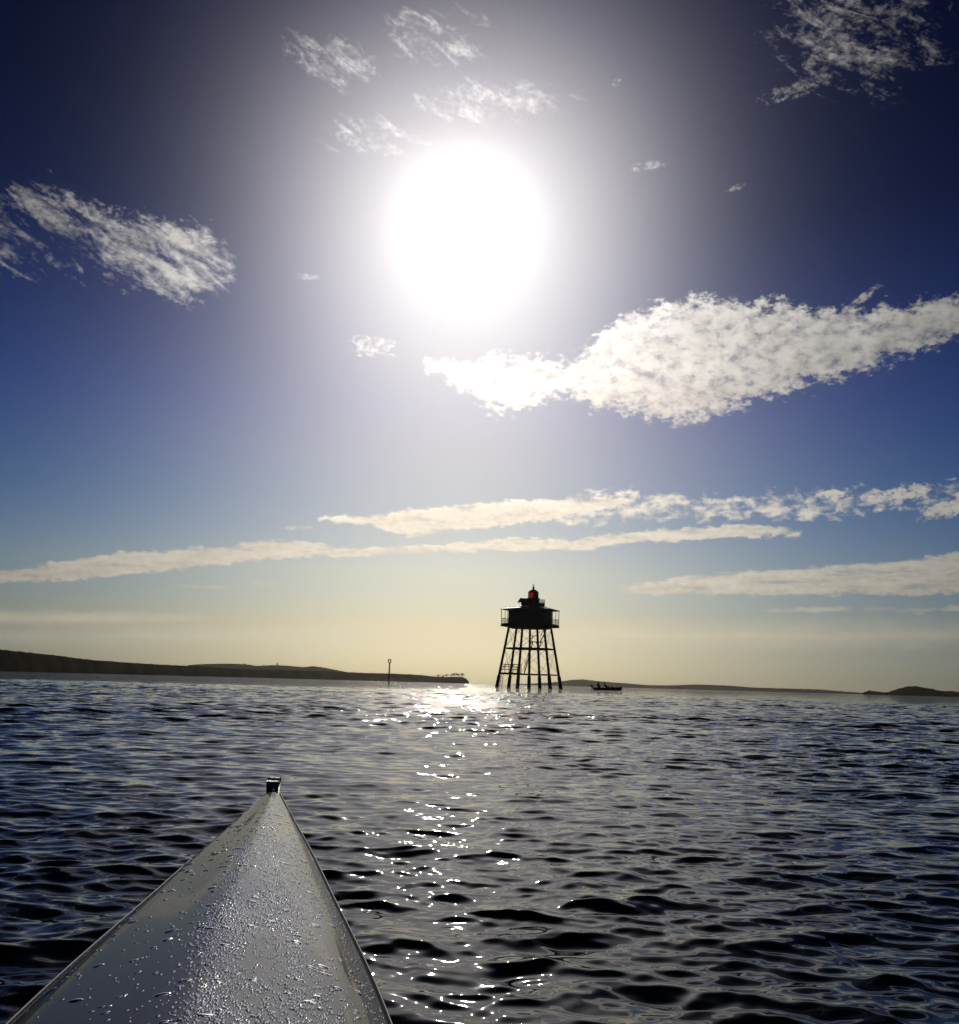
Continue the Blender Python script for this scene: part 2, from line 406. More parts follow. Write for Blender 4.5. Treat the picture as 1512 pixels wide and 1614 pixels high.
# ------------------------------------------------------------------ land
def fbm1(x, seed, octs=5, base=1.0):
    s = 0; a = 1; f = base
    for k in range(octs):
        s = s+a*np.sin(x*f+seed*1.7+k*2.1)*np.cos(x*f*.63+seed*.9+k*1.3); a *= .55; f *= 2.07
    return s
def ridge(name, pts, m, depth, rough, n=420, seed=1, kind='structure', zbase=-1.0):
    """a real ridge of land: pts = (photo x, photo y of the skyline, distance)"""
    pw = [at_dist(*p) for p in pts]
    d = np.array([0]+[(pw[i+1].xy-pw[i].xy).length for i in range(len(pw)-1)]).cumsum()
    s = np.linspace(0, d[-1], n)
    X = np.interp(s, d, [p.x for p in pw]); Y = np.interp(s, d, [p.y for p in pw]); H = np.interp(s, d, [p.z for p in pw])
    rows = 27; bm = BM(); V = []
    for j in range(rows):
        q = j/(rows-1)*2-1                       # -1 near shore, 0 crest, 1 far side
        prof = (1-abs(q)**2.2)
        line = []
        for i in range(n):
            dirv = Vector((X[i], Y[i])).normalized()
            off = q*depth*(.25 if q < 0 else 1.)*(.35+.65*min(1, H[i]/(max(H)*.5+1e-6)))
            px, py = X[i]+dirv.x*off, Y[i]+dirv.y*off
            h = H[i]*prof
            if prof > .05: h += rough*(.3 if q < 0 else 1)*mnoise.fractal(Vector((px, py, 0))/9.0, .8, 2.1, 4)*min(1, h/3+.2)
            line.append(bm.verts.new((px, py, max(zbase, h) if abs(q) < 1 else zbase)))
        V.append(line)
    for a, b in zip(V, V[1:]):
        for i in range(n-1): bm.faces.new((a[i], a[i+1], b[i+1], b[i]))
    o = mesh_obj(name, bm, m); tag(o, kind=kind)
    return o
ridge('headland', [(-420, 1000, 620), (-200, 1008, 680), (-60, 1019, 740), (0, 1024, 780), (50, 1029, 830), (100, 1034.5, 900), (131, 1039, 960), (186, 1043.5, 1060), (251, 1047.5, 1180),
       (302, 1050, 1280), (362, 1053.5, 1400), (417, 1056, 1500), (478, 1057, 1600), (528, 1058.5, 1680), (568, 1060.5, 1740), (623, 1062, 1800),
       (664, 1064, 1840), (689, 1067, 1870), (729, 1067, 1900), (736, 1070, 1905), (740, 1076, 1908)], M['veg'], 120, .8, n=900, seed=3)
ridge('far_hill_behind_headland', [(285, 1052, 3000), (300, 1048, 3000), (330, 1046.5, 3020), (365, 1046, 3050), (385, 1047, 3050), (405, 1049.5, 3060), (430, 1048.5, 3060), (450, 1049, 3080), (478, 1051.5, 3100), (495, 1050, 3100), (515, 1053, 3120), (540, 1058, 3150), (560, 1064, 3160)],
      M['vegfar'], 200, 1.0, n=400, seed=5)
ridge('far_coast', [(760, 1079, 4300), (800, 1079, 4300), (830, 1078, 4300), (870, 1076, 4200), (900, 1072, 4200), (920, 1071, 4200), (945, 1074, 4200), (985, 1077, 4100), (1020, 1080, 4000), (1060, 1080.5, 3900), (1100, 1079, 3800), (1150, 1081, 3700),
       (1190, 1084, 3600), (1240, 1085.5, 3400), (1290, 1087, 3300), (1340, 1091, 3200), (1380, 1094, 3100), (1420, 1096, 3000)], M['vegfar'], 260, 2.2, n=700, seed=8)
ridge('near_island', [(1357, 1097, 1500), (1362, 1091, 1500), (1370, 1089, 1495), (1380, 1089.5, 1490), (1390, 1092, 1480), (1402, 1091, 1470), (1415, 1086, 1460), (1430, 1082.5, 1450), (1445, 1082, 1440),
       (1462, 1085, 1430), (1480, 1088.5, 1420), (1512, 1091, 1400), (1580, 1090, 1380), (1700, 1094, 1350)], M['veg'], 70, 1.6, n=420, seed=12)

def crown_mesh(w, h, n=150):
    bm = BM()
    cl = [(random.gauss(0, .33)*w, random.gauss(0, .33)*w, random.uniform(-.4, .5)*h) for _ in range(6)]
    for _ in range(n):
        c = random.choice(cl); r = w*.23
        p = Vector(c)+Vector((random.gauss(0, r), random.gauss(0, r), random.gauss(0, r*.55)))
        q = Matrix.Rotation(random.uniform(0, 6), 3, 'Z') @ Matrix.Rotation(random.uniform(-1, 1), 3, 'X')
        s = random.uniform(.25, .6)*w*.22
        vs = [bm.verts.new(p+q@Vector(k)*s) for k in ((-1, -.6, 0), (1, -.5, .2), (.8, .7, 0), (-.7, .8, -.1))]
        bm.faces.new(vs)
    return bm
# tree: (photo x, crown centre y, width, distance)
tree_spots = [(690, 1063.5, 6.0, 'small dark tree furthest from the cliff tip of the left headland'), (698, 1064.5, 4.5, 'low tree second from the inland end of the headland cliff row'),
              (705, 1062.5, 5.5, 'dark tree fifth back from the headland cliff tip'), (711, 1063, 5.0, 'middle tree of the seven along the headland cliff top'),
              (716, 1061.5, 6.5, 'tallest tree of the headland row, third from the cliff tip'), (722, 1062, 6.0, 'tree second from the headland cliff tip'),
              (728, 1062, 7.0, 'bushy dark tree nearest the headland cliff tip')]
for k, (px, py, w, lab) in enumerate(tree_spots):
    dist = 1865+(px-690)*.8
    base = at_dist(px, 1069.5, dist); top = at_dist(px, py+1.9, dist)
    t = thing('tree', (base.x, base.y, base.z-1.5), lab, 'tree', 'trees along the headland cliff top')
    H = top.z-base.z+1.5
    bm = BM(); bar(bm, (0, 0, -1), (.3, 0, H), .45, 6, .25); bar(bm, (0, 0, H*.6), (1.2, .3, H+.6), .14, 5, .06); bar(bm, (0, 0, H*.65), (-1.1, -.3, H+.5), .13, 5, .05)
    mesh_obj('trunk', bm, M['bark'], t)
    c = mesh_obj('crown', crown_mesh(w, 2.4), M['leaf'], t); c.location = (.2, 0, H+.6)

# small towers on the skyline of the far hill
def hill_tower(px, ytop, ybot, dist, wid, label, spire):
    b = at_dist(px, ybot, dist); tp = at_dist(px, ytop, dist); H = tp.z-b.z+6
    t = thing('hilltop_tower', (b.x, b.y, b.z-6), label, 'tower')
    bm = BM(); prism(bm, [ngon(wid*.62, 0, 8), ngon(wid*.5, H*.7, 8), ngon(wid*.5, H*.8, 8)]); mesh_obj('tower_wall', bm, M['stone'], t)
    bm = BM()
    if spire: prism(bm, [ngon(wid*.58, H*.8, 8), ngon(wid*.15, H*.93, 8), ngon(wid*.1, H, 8)])
    else: prism(bm, [ngon(wid*.62, H*.8, 8), ngon(wid*.62, H*.9, 8), ngon(wid*.3, H, 8)])
    mesh_obj('roof', bm, M['rooft'], t)
hill_tower(437, 1044, 1050, 3040, 3.8, 'tallest pale stub tower on the left far hill skyline', True)
hill_tower(416, 1046.5, 1051, 3040, 2.6, 'shorter thin tower just left of the tallest one on the far hill', True)
hill_tower(385, 1045.8, 1048.5, 3030, 4.5, 'squat blocky tower on the left end of the far hill skyline', False)

# ------------------------------------------------------------------ lighthouse on piles
def build_lighthouse():
    D = 175.0; U = .01585*D/150
    b = at_dist(834, 1080, D)
    L = thing('lighthouse', (b.x, b.y, 0), 'black silhouetted hexagonal cottage lighthouse on seven splayed legs with a red lamp room', 'lighthouse', rz=-rad(3.1))
    z = lambda y: (1045-y)*U+.15
    Rb, Rt = 294*U, 196*U; zt = z(515)
    R = lambda h: Rb+(Rt-Rb)*h/zt
    zr1, zr2 = z(702), z(932)
    hexp = lambda r, h, k, th=10.0: Vector((r*math.cos(rad(th+60*k)), r*math.sin(rad(th+60*k)), h))
    for k in range(7):
        if k < 6: a, c = hexp(R(-1), -1.2, k), hexp(R(zt), zt, k); m_ = hexp(R(z(950)), z(950), k)
        else: a, c, m_ = Vector((0, 0, -1.2)), Vector((0, 0, zt)), Vector((0, 0, z(950)))
        bm = BM(); bar(bm, m_, c, .225, 10, .195); lg = mesh_obj('leg', bm, M['timber'], L, True)
        bm = BM(); bar(bm, a, m_+(m_-a)*.02, .34, 12, .29); mesh_obj('pile_sleeve', bm, M['concrete'], lg, True)
    for h, th_ in ((zr1, .13), (zr2, .11)):
        bm = BM()
        for k in range(6):
            p, q = hexp(R(h), h, k), hexp(R(h), h, k+1)
            bar(bm, p, q, th_*1.25, 4); bar(bm, p*1.0, Vector((0, 0, h+.004)), th_*.75, 4)
        mesh_obj('ring_beam', bm, M['timber'], L)
    for (h0, h1) in ((zr2+.1, zr1-.1), (zr1+.1, zt-.1)):
        for k in range(6):
            bm = BM()
            p0, p1, q0, q1 = hexp(R(h0), h0, k), hexp(R(h1), h1, k), hexp(R(h0), h0, k+1), hexp(R(h1), h1, k+1)
            bar(bm, p0, q1, .032, 5); bar(bm, q0, p1, .032, 5)
            mesh_obj('cross_brace', bm, M['iron'], L)
    bm = BM(); bar(bm, hexp(R(.6), .5, 3), hexp(R(zr2), zr2, 4), .02, 5); mesh_obj('cross_brace', bm, M['iron'], L)
    # a second thin upright beside the left pile and its little ladder
    bm = BM(); pl = hexp(R(0), 0, 3)
    for dx in (.32, .62): bar(bm, (pl.x+dx*1.2, pl.y-.3, -1), (pl.x+dx+.45, pl.y-.3, zr2), .045, 6)
    for q in range(8): bar(bm, (pl.x+.4+.05*q, pl.y-.3, -.4+q*.3), (pl.x+.75+.05*q, pl.y-.3, -.4+q*.3), .025, 5)
    mesh_obj('boat_ladder', bm, M['iron'], L)
    # lower landing stage with rails, left side
    xz = lambda x: (x-544)*U
    plf = BM(); yf = -R(zr2)*.62
    box(plf, ((xz(285)+xz(475))/2, yf, zr2+.12), (xz(475)-xz(285), 1.3, .16))
    for q in range(4): box(plf, (xz(300)+q*1.05, yf, zr2-.03), (.12, 1.5, .18))
    mesh_obj('landing_stage', plf, M['timber'], L)
    for s_ in (-1, 1):
        bm = BM()
        for h in (.55, .98, 1.38): bar(bm, (xz(292), yf+s_*.62, zr2+.15+h), (xz(472), yf+s_*.62, zr2+.15+h), .05, 6)
        for q in range(6):
            x_ = xz(292)+(xz(472)-xz(292))*q/5; bar(bm, (x_, yf+s_*.62, zr2+.1), (x_, yf+s_*.62, zr2+1.55), .05, 6)
        mesh_obj('railing', bm, M['timber'], L)
    # stairs
    def flight(p, q, w, name='stair'):
        p, q = Vector(p), Vector(q); bm = BM(); d = q-p
        for s_ in (-w/2, w/2):
            bar(bm, p+Vector((0, s_, 0)), q+Vector((0, s_, 0)), .10, 4)
            bar(bm, p+Vector((0, s_, 1.0)), q+Vector((0, s_, 1.0)), .05, 5)
        n_ = int(d.length/.3)
        for i in range(n_+1):
            c = p+d*i/n_; box(bm, c, (.26, w, .04))
            if i % 4 == 0:
                for s_ in (-w/2, w/2): bar(bm, c+Vector((0, s_, 0)), c+Vector((0, s_, 1.0)), .028, 5)
        mesh_obj(name, bm, M['timber'], L)
    zl = z(640)
    flight((xz(500), -.9, zr2+.1), (xz(572), -.9, zl), .8)
    flight((xz(640), -.9, zl), (xz(690), -.9, z(530)), .8)
    bm = BM(); box(bm, ((xz(560)+xz(660))/2, -.9, zl), (xz(660)-xz(560), 1.1, .14))
    for s_ in (-.5, .5): bar(bm, (xz(562), -.9+s_, zl+1.0), (xz(628), -.9+s_, zl+1.0), .035, 5); bar(bm, (xz(562), -.9+s_, zl), (xz(562), -.9+s_, zl+1.0), .035, 5)
    bar(bm, (xz(600), -.9, zl), (xz(622), -.9, z(695)), .07, 5); bar(bm, (xz(650), -.9, zl), (xz(625), -.9, z(695)), .07, 5)
    mesh_obj('stair_landing', bm, M['timber'], L)
    # balcony floor on joists
    zf = z(500); Rf = 268*U/.985
    bm = BM(); prism(bm, [ngon(Rf, zf-.1), ngon(Rf, zf+.16)])
    fl = mesh_obj('balcony_floor', bm, M['timber'], L)
    bm = BM()
    for k in range(-7, 8):
        x_ = k*.5; y_ = math.sqrt(max(.1, (Rf*.83)**2-x_*x_)); box(bm, (x_, 0, zf-.22), (.12, 2*y_*.9, .235))
    prism(bm, [ngon(Rt+.1, zf-.36), ngon(Rt+.1, zf-.24)])
    mesh_obj('joists', bm, M['timber'], fl)
    # cottage walls, with door and windows proud of them
    zw = z(345); Rw = 200*U/.985
    bm = BM(); prism(bm, [ngon(Rw, zf+.163), ngon(Rw, zw)])
    wl = mesh_obj('wall', bm, M['paint'], L)
    for k in range(6):
        am = rad(10+60*k+30); rr = Rw*math.cos(rad(30)); q = Matrix.Rotation(am, 3, 'Z')
        bm = BM()
        if k == 3:
            box(bm, q@Vector((rr+.03, 0, zf+1.2)), (.07, .95, 2.05), q)
            dr_ = mesh_obj('door', bm, M['timber'], wl)
        else:
            for s_ in (-.85, .85):
                bm = BM(); box(bm, q@Vector((rr+.025, s_, zf+1.6)), (.06, .8, 1.1), q)
                box(bm, q@Vector((rr+.06, s_, zf+1.6)), (.03, .06, 1.12), q); box(bm, q@Vector((rr+.06, s_, zf+1.6)), (.028, .82, .05), q)
                mesh_obj('window', bm, M['hull'], wl)
    # balcony posts and railings
    ze = z(352)
    for k in range(6):
        p, q = hexp(Rf*.975, 0, k), hexp(Rf*.975, 0, k+1)
        for f_ in (0, 1/3, 2/3):
            c = p.lerp(q, f_); bm = BM(); bar(bm, (c.x, c.y, zf+.1), (c.x, c.y, ze+.05), .06 if f_ == 0 else .048, 6)
            mesh_obj('post', bm, M['timber'], L)
        bm = BM()
        for h in (.42, .72, 1.05): bar(bm, p+Vector((0, 0, zf+.16+h)), q+Vector((0, 0, zf+.16+h)), .03 if h < 1 else .045, 5)
        for i in range(1, 14):
            if i % 2: c = p.lerp(q, i/14); bar(bm, (c.x, c.y, zf+.3), (c.x, c.y, zf+1.2), .02, 4)
        box(bm, (p+q)/2+Vector((0, 0, zf+.27)), ((q-p).length*.97, .03, .22), Matrix.Rotation(math.atan2((q-p).y, (q-p).x), 3, 'Z'))
        mesh_obj('railing', bm, M['timber'], L)
    # roof, with added pale patches that carry its sun glare as colour
    Re = 272*U/.985; Ri = 105*U; zi = z(306)
    bm = BM(); prism(bm, [ngon(Re, ze-.02), ngon(Re, ze+.08), ngon(Ri, zi), ngon(Ri*.9, zi)])
    rf = mesh_obj('roof', bm, M['rooft'], L)
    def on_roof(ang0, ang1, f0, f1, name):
        # pale glare patch on the facet, following its slope, 3 cm proud
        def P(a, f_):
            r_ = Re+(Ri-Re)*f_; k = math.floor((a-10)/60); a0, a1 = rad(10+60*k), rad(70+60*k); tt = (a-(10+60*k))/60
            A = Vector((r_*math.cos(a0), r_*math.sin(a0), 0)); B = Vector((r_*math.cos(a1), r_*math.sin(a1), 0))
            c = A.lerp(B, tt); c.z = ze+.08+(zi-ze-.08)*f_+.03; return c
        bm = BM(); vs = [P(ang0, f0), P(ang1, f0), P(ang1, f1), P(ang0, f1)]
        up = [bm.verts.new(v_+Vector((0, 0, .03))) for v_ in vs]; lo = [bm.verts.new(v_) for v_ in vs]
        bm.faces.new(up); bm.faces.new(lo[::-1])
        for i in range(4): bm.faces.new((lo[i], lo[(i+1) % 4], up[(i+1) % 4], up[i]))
        mesh_obj(name, bm, M['roofglare'], rf)
    on_roof(198, 226, .30, .72, 'roof_glare_patch'); on_roof(255, 266, .1, .4, 'roof_glare_patch'); on_roof(290, 300, .1, .4, 'roof_glare_patch')
    # small vents on the left eave
    for x_ in (318, 345):
        bm = BM(); bar(bm, (xz(x_), -.4, ze), (xz(x_), -.4, z(328)), .05, 6); bar(bm, (xz(x_), -.4, z(332)), (xz(x_), -.4, z(326)), .10, 6); mesh_obj('vent', bm, M['iron'], rf)
    # drum and lantern
    cx = xz(568); dr0 = 55*U
    bm = BM(); prism(bm, [ngon(dr0*1.04, z(330), 12, 0, (cx, 0)), ngon(dr0, z(243), 12, 0, (cx, 0))]); mesh_obj('lantern_base', bm, M['paint'], L)
    bm = BM(); prism(bm, [ngon(dr0*1.18, z(250), 12, 0, (cx, 0)), ngon(dr0*1.18, z(243)+.001, 12, 0, (cx, 0))]); mesh_obj('lantern_sill', bm, M['paint'], L)
    rl = 46*U
    bm = BM(); prism(bm, [ngon(rl*.93, z(242), 12, 0, (cx, 0)), ngon(rl*.93, z(190), 12, 0, (cx, 0))])
    core = mesh_obj('lantern_room', bm, M['paint'], L)
    def pane(a0, a1, m_, name):
        bm = BM()
        vs = []
        for r_ in (rl*.94, rl*.99):
            for zz in (z(240), z(194)):
                for aa in (a0, a1): vs.append(bm.verts.new((cx+r_*math.cos(rad(aa)), r_*math.sin(rad(aa)), zz)))
        for f_ in ((0, 1, 3, 2), (4, 6, 7, 5), (0, 4, 5, 1), (2, 3, 7, 6), (0, 2, 6, 4), (1, 5, 7, 3)): bm.faces.new([vs[i] for i in f_])
        return mesh_obj(name, bm, m_, core)
    for a0 in range(0, 360, 30):
        red = a0 in (210, 240)
        pn = pane(a0+3, a0+27, M['redglow'] if red else (M['clearglass'] if a0 == 270 else M['paint']), 'pane')
        if red: tag(pn, label='glowing red lamp pane')
    bm = BM()
    for a0 in range(0, 360, 30): bar(bm, (cx+rl*math.cos(rad(a0)), rl*math.sin(rad(a0)), z(242)), (cx+rl*math.cos(rad(a0)), rl*math.sin(rad(a0)), z(190)), .035, 5)
    mesh_obj('glazing_bars', bm, M['paint'], core)
    bm = BM(); prism(bm, [ngon(51*U, z(190), 12, 0, (cx, 0)), ngon(51*U, z(186), 12, 0, (cx, 0)), ngon(28*U, z(168), 12, 0, (cx, 0)), ngon(9*U, z(158), 12, 0, (cx, 0)), ngon(7*U, z(148), 12, 0, (cx, 0))])
    lr = mesh_obj('lantern_roof', bm, M['rooft'], L)
    bm = BM(); g = bmesh.ops.create_uvsphere(bm, u_segments=12, v_segments=8, radius=11*U)['verts']
    for w in g: w.co += Vector((cx, 0, z(143)))
    mesh_obj('finial', bm, M['rooft'], lr, True)
    bm = BM(); bar(bm, (cx, 0, z(140)), (cx, 0, z(118)), .03, 5); box(bm, (cx, 0, z(121)), (.26, .03, .12))
    bar(bm, (cx, 0, z(122)), (cx-.24, 0, z(108)), .035, 5, .015); bar(bm, (cx, 0, z(122)), (cx+.26, 0, z(109)), .035, 5, .015)
    mesh_obj('weather_vane', bm, M['iron'], lr)
    # gallery on the right, equipment deck with tilted panel on the left
    bm = BM(); box(bm, ((xz(600)+xz(674))/2, -.2, z(300)), (xz(674)-xz(600), 2.2, 22*U)); mesh_obj('gallery', bm, M['paint'], L)
    for y_ in (-1.25, .85):
        bm = BM()
        for yy in (258, 272, 286): bar(bm, (xz(622), y_, z(yy)), (xz(673), y_, z(yy)), .035, 5)
        for xx in (624, 640, 656, 672): bar(bm, (xz(xx), y_, z(292)), (xz(xx), y_, z(256)), .035, 5)
        mesh_obj('gallery_railing', bm, M['timber'], L)
    bm = BM(); bar(bm, (xz(672), -1.25, z(258)), (xz(672), .85, z(258)), .035, 5); bar(bm, (xz(672), -1.25, z(272)), (xz(672), .85, z(272)), .035, 5)
    mesh_obj('gallery_railing', bm, M['timber'], L)
    bm = BM(); box(bm, ((xz(458)+xz(525))/2, 0, z(290)), (xz(525)-xz(458), 1.7, 74*U)); mesh_obj('equipment_box', bm, M['paint'], L)
    bm = BM()
    vs = [(xz(450), z(246)), (xz(524), z(250)), (xz(510), z(289)), (xz(424), z(288))]
    prism(bm, [[(p[0], -1.1, p[1]) for p in vs], [(p[0], -.98, p[1]+.02) for p in vs]]); mesh_obj('solar_panel', bm, M['hull'], L)
    bm = BM()
    bar(bm, (xz(430), -1.0, z(289)), (xz(470), -.6, z(322)), .04, 5); bar(bm, (xz(500), -1.0, z(289)), (xz(478), -.6, z(335)), .04, 5); bar(bm, (xz(455), -1, z(300)), (xz(492), -.8, z(335)), .035, 5)
    mesh_obj('panel_strut', bm, M['iron'], L)
M['redglow'] = mat('red_lamp_pane', (.4, .02, .01), .3, var=.6, vscale=6, Emission_Color=(1.0, .04, .015, 1), Emission_Strength=.9)
build_lighthouse()

# ------------------------------------------------------------------ channel beacons
def beacon(px, ytop, ybox, ywater_d, w, label, rpole):
    d = ywater_d; b = at_dist(px, 1075, d); top = at_dist(px, ytop, d).z; zb = at_dist(px, ybox, d).z
    t = thing('channel_beacon', (b.x, b.y, 0), label, 'beacon', 'channel beacons on single poles')
    bm = BM(); bar(bm, (0, 0, -1), (0, 0, zb+.02), rpole, 10, rpole*.85); mesh_obj('pole', bm, M['timber'], t, True)
    bm = BM()
    h = top-zb
    for s_ in (-1, 1): box(bm, (s_*w*.38, 0, zb+h/2), (w*.24, w*.5, h))
    box(bm, (0, 0, zb+h*.06), (w*.52, w*.49, h*.12)); box(bm, (0, 0, top-h*.09), (w*.52, w*.49, h*.18)); box(bm, (w*.05, 0, zb+h*.5), (w*.1, w*.1, h*.78))
    mesh_obj('topmark', bm, M['paint'], t)
beacon(613, 1039, 1045.2, 200, .62, 'black pole beacon with open square topmark left of the lighthouse', .15)
beacon(309, 1053, 1055, 420, .75, 'tiny short pole beacon in front of the dark left headland', .13)

# ------------------------------------------------------------------ people and the small boat
def person(name, loc, joints, label, rz=0, parent=None):
    """joints: dict of name -> (pos, radius); edges follow a fixed skeleton; one continuous skin"""
    E_ = [('hip', 'waist'), ('waist', 'chest'), ('chest', 'neck'), ('neck', 'head'), ('head', 'crown'),
          ('chest', 'shL'), ('shL', 'elL'), ('elL', 'haL'), ('chest', 'shR'), ('shR', 'elR'), ('elR', 'haR'),
          ('hip', 'knL'), ('knL', 'anL'), ('anL', 'toL'), ('hip', 'knR'), ('knR', 'anR'), ('anR', 'toR')]
    names = list(joints); me = bpy.data.meshes.new(name)
    me.from_pydata([joints[k][0] for k in names], [(names.index(a), names.index(b)) for a, b in E_], [])
    o = bpy.data.objects.new(name, me); link(o, parent); o.location = loc; o.rotation_euler = (0, 0, rz)
    s = o.modifiers.new('skin', 'SKIN'); me.skin_vertices or None
    if not me.skin_vertices:
        bm = bmesh.new(); bm.from_mesh(me); bm.verts.layers.skin.verify(); bm.to_mesh(me); bm.free()
    for i, k in enumerate(names):
        r = joints[k][1]*1.55; me.skin_vertices[0].data[i].radius = (r, r); me.skin_vertices[0].data[i].use_root = (k == 'hip')
    u_ = o.modifiers.new('sub', 'SUBSURF'); u_.levels = 2; u_.render_levels = 2
    me.materials.append(M['cloth'])
    tag(o, label, 'person')
    return o
def hat(parent, p, r):
    bm = BM(); prism(bm, [[(p[0]+r*q*math.cos(a), p[1]+r*q*math.sin(a), p[2]+zz) for a in [2*PI*i/14 for i in range(14)]] for q, zz in ((1.15, 0), (1.02, .015), (.95, .08), (.5, .12))])
    mesh_obj('hat', bm, M['cloth'], parent)
def build_boat():
    D = 170.0; l = at_dist(931, 1080, D); r = at_dist(981, 1081, D)
    c = (l+r)/2; Lg = (r-l).length; ang = math.atan2(r.y-l.y, r.x-l.x)
    B = thing('dinghy', (c.x, c.y, 0), 'small dark open motorboat with two people beside the lighthouse', 'boat', rz=ang)
    x0, x1 = -Lg/2+.42, Lg/2
    n = 18; rings = []
    bm = BM()
    def sect(f):
        x = x0+(x1-x0)*f; w = .86*(1-max(0, (f-.45)/.55)**2.2)+.02; sheer = .44+.16*f**2.5; keel = -.15+.35*max(0, (f-.8)/.2)**2
        return [(x, -w, sheer), (x+.0, -w*.86, .12+.1*f), (x, -w*.35, keel), (x, w*.35, keel), (x, w*.86, .12+.1*f), (x, w, sheer), (x, w*.9, sheer-.005), (x, w*.75, .12+.1*f), (x, w*.25, keel+.12), (x, -w*.25, keel+.12), (x, -w*.75, .12+.1*f), (x, -w*.9, sheer-.005)]
    prism(bm, [sect(i/(n-1)) for i in range(n)])
    mesh_obj('hull', bm, M['hull'], B, False)
    bm = BM(); box(bm, (x0+.03, 0, .28), (.08, 1.6, .44)); mesh_obj('transom', bm, M['hull'], B)
    for x_ in (x0+.75, x0+2.1, x0+3.3):
        bm = BM(); box(bm, (x_, 0, .34), (.28, 1.42, .05)); mesh_obj('bench', bm, M['timber'], B)
    bm = BM(); prism(bm, [[(x1-.95, -.45, .56), (x1-.95, .45, .56), (x1-.1, .08, .62), (x1-.1, -.08, .62)], [(x1-.95, -.45, .62), (x1-.95, .45, .62), (x1-.1, .08, .66), (x1-.1, -.08, .66)]]); mesh_obj('foredeck', bm, M['hull'], B)
    om = BM(); prism(om, [[(x0-.24+a, b_, zz) for a, b_ in ((-.2*s_, -.13*s_), (.2*s_, -.13*s_), (.22*s_, .13*s_), (-.2*s_, .13*s_))] for s_, zz in ((.8, .45), (1.05, .52), (1.0, .74), (.7, .82))])
    mo = mesh_obj('outboard_motor', om, M['motor'], B)
    bm = BM(); box(bm, (x0-.2, 0, .1), (.13, .1, .75)); box(bm, (x0-.03, 0, .42), (.3, .2, .08)); mesh_obj('motor_leg', bm, M['motor'], mo)
    bm = BM(); bar(bm, (x0-.05, 0, .62), (x0+.45, .1, .68), .025, 6); mesh_obj('tiller', bm, M['motor'], mo)
    bm = BM(); prism(bm, [ngon(.2, .2, 8, 0, (x1-1.6, .1)), ngon(.24, .5, 8, 0, (x1-1.6, .1)), ngon(.1, .62, 8, 0, (x1-1.6, .1))])
    gear = mesh_obj('gear_bag', bm, M['cloth']); gear.location = (c.x, c.y, 0); gear.rotation_euler = (0, 0, ang)
    tag(gear, 'low dark bundle in the front half of the motorboat', 'bag')
    J = lambda lean: dict(hip=((0, 0, .0), .14), waist=((lean*.25, 0, .16), .13), chest=((lean*.6, 0, .34), .15), neck=((lean*.85, 0, .47), .06), head=((lean*.95+.02, 0, .56), .085), crown=((lean*1.0+.03, 0, .67), .075),
        shL=((lean*.65, .17, .40), .065), elL=((lean*.65+.12, .24, .2), .05), haL=((lean*.65+.32, .16, .12), .04), shR=((lean*.65, -.17, .40), .065), elR=((lean*.65+.1, -.24, .2), .05), haR=((lean*.65+.3, -.16, .12), .04),
        knL=((.38, .13, .06), .08), anL=((.44, .13, -.24), .05), toL=((.6, .14, -.27), .04), knR=((.38, -.13, .06), .08), anR=((.44, -.13, -.24), .05), toR=((.6, -.14, -.27), .04))
    M2 = Matrix.Translation((c.x, c.y, 0)) @ Matrix.Rotation(ang, 4, 'Z')
    p1 = person('person', M2 @ Vector((x0+.85, 0, .46)), J(.05), 'dark figure sitting upright next to the outboard motor', rz=ang-1.3); hat(p1, (.08, 0, .66), .12)
    p2 = person('person', M2 @ Vector((x0+2.2, 0, .44)), J(-.42), 'dark figure hunched over in the middle of the motorboat', rz=ang-.35); hat(p2, (-.40, 0, .66), .12)
build_boat()

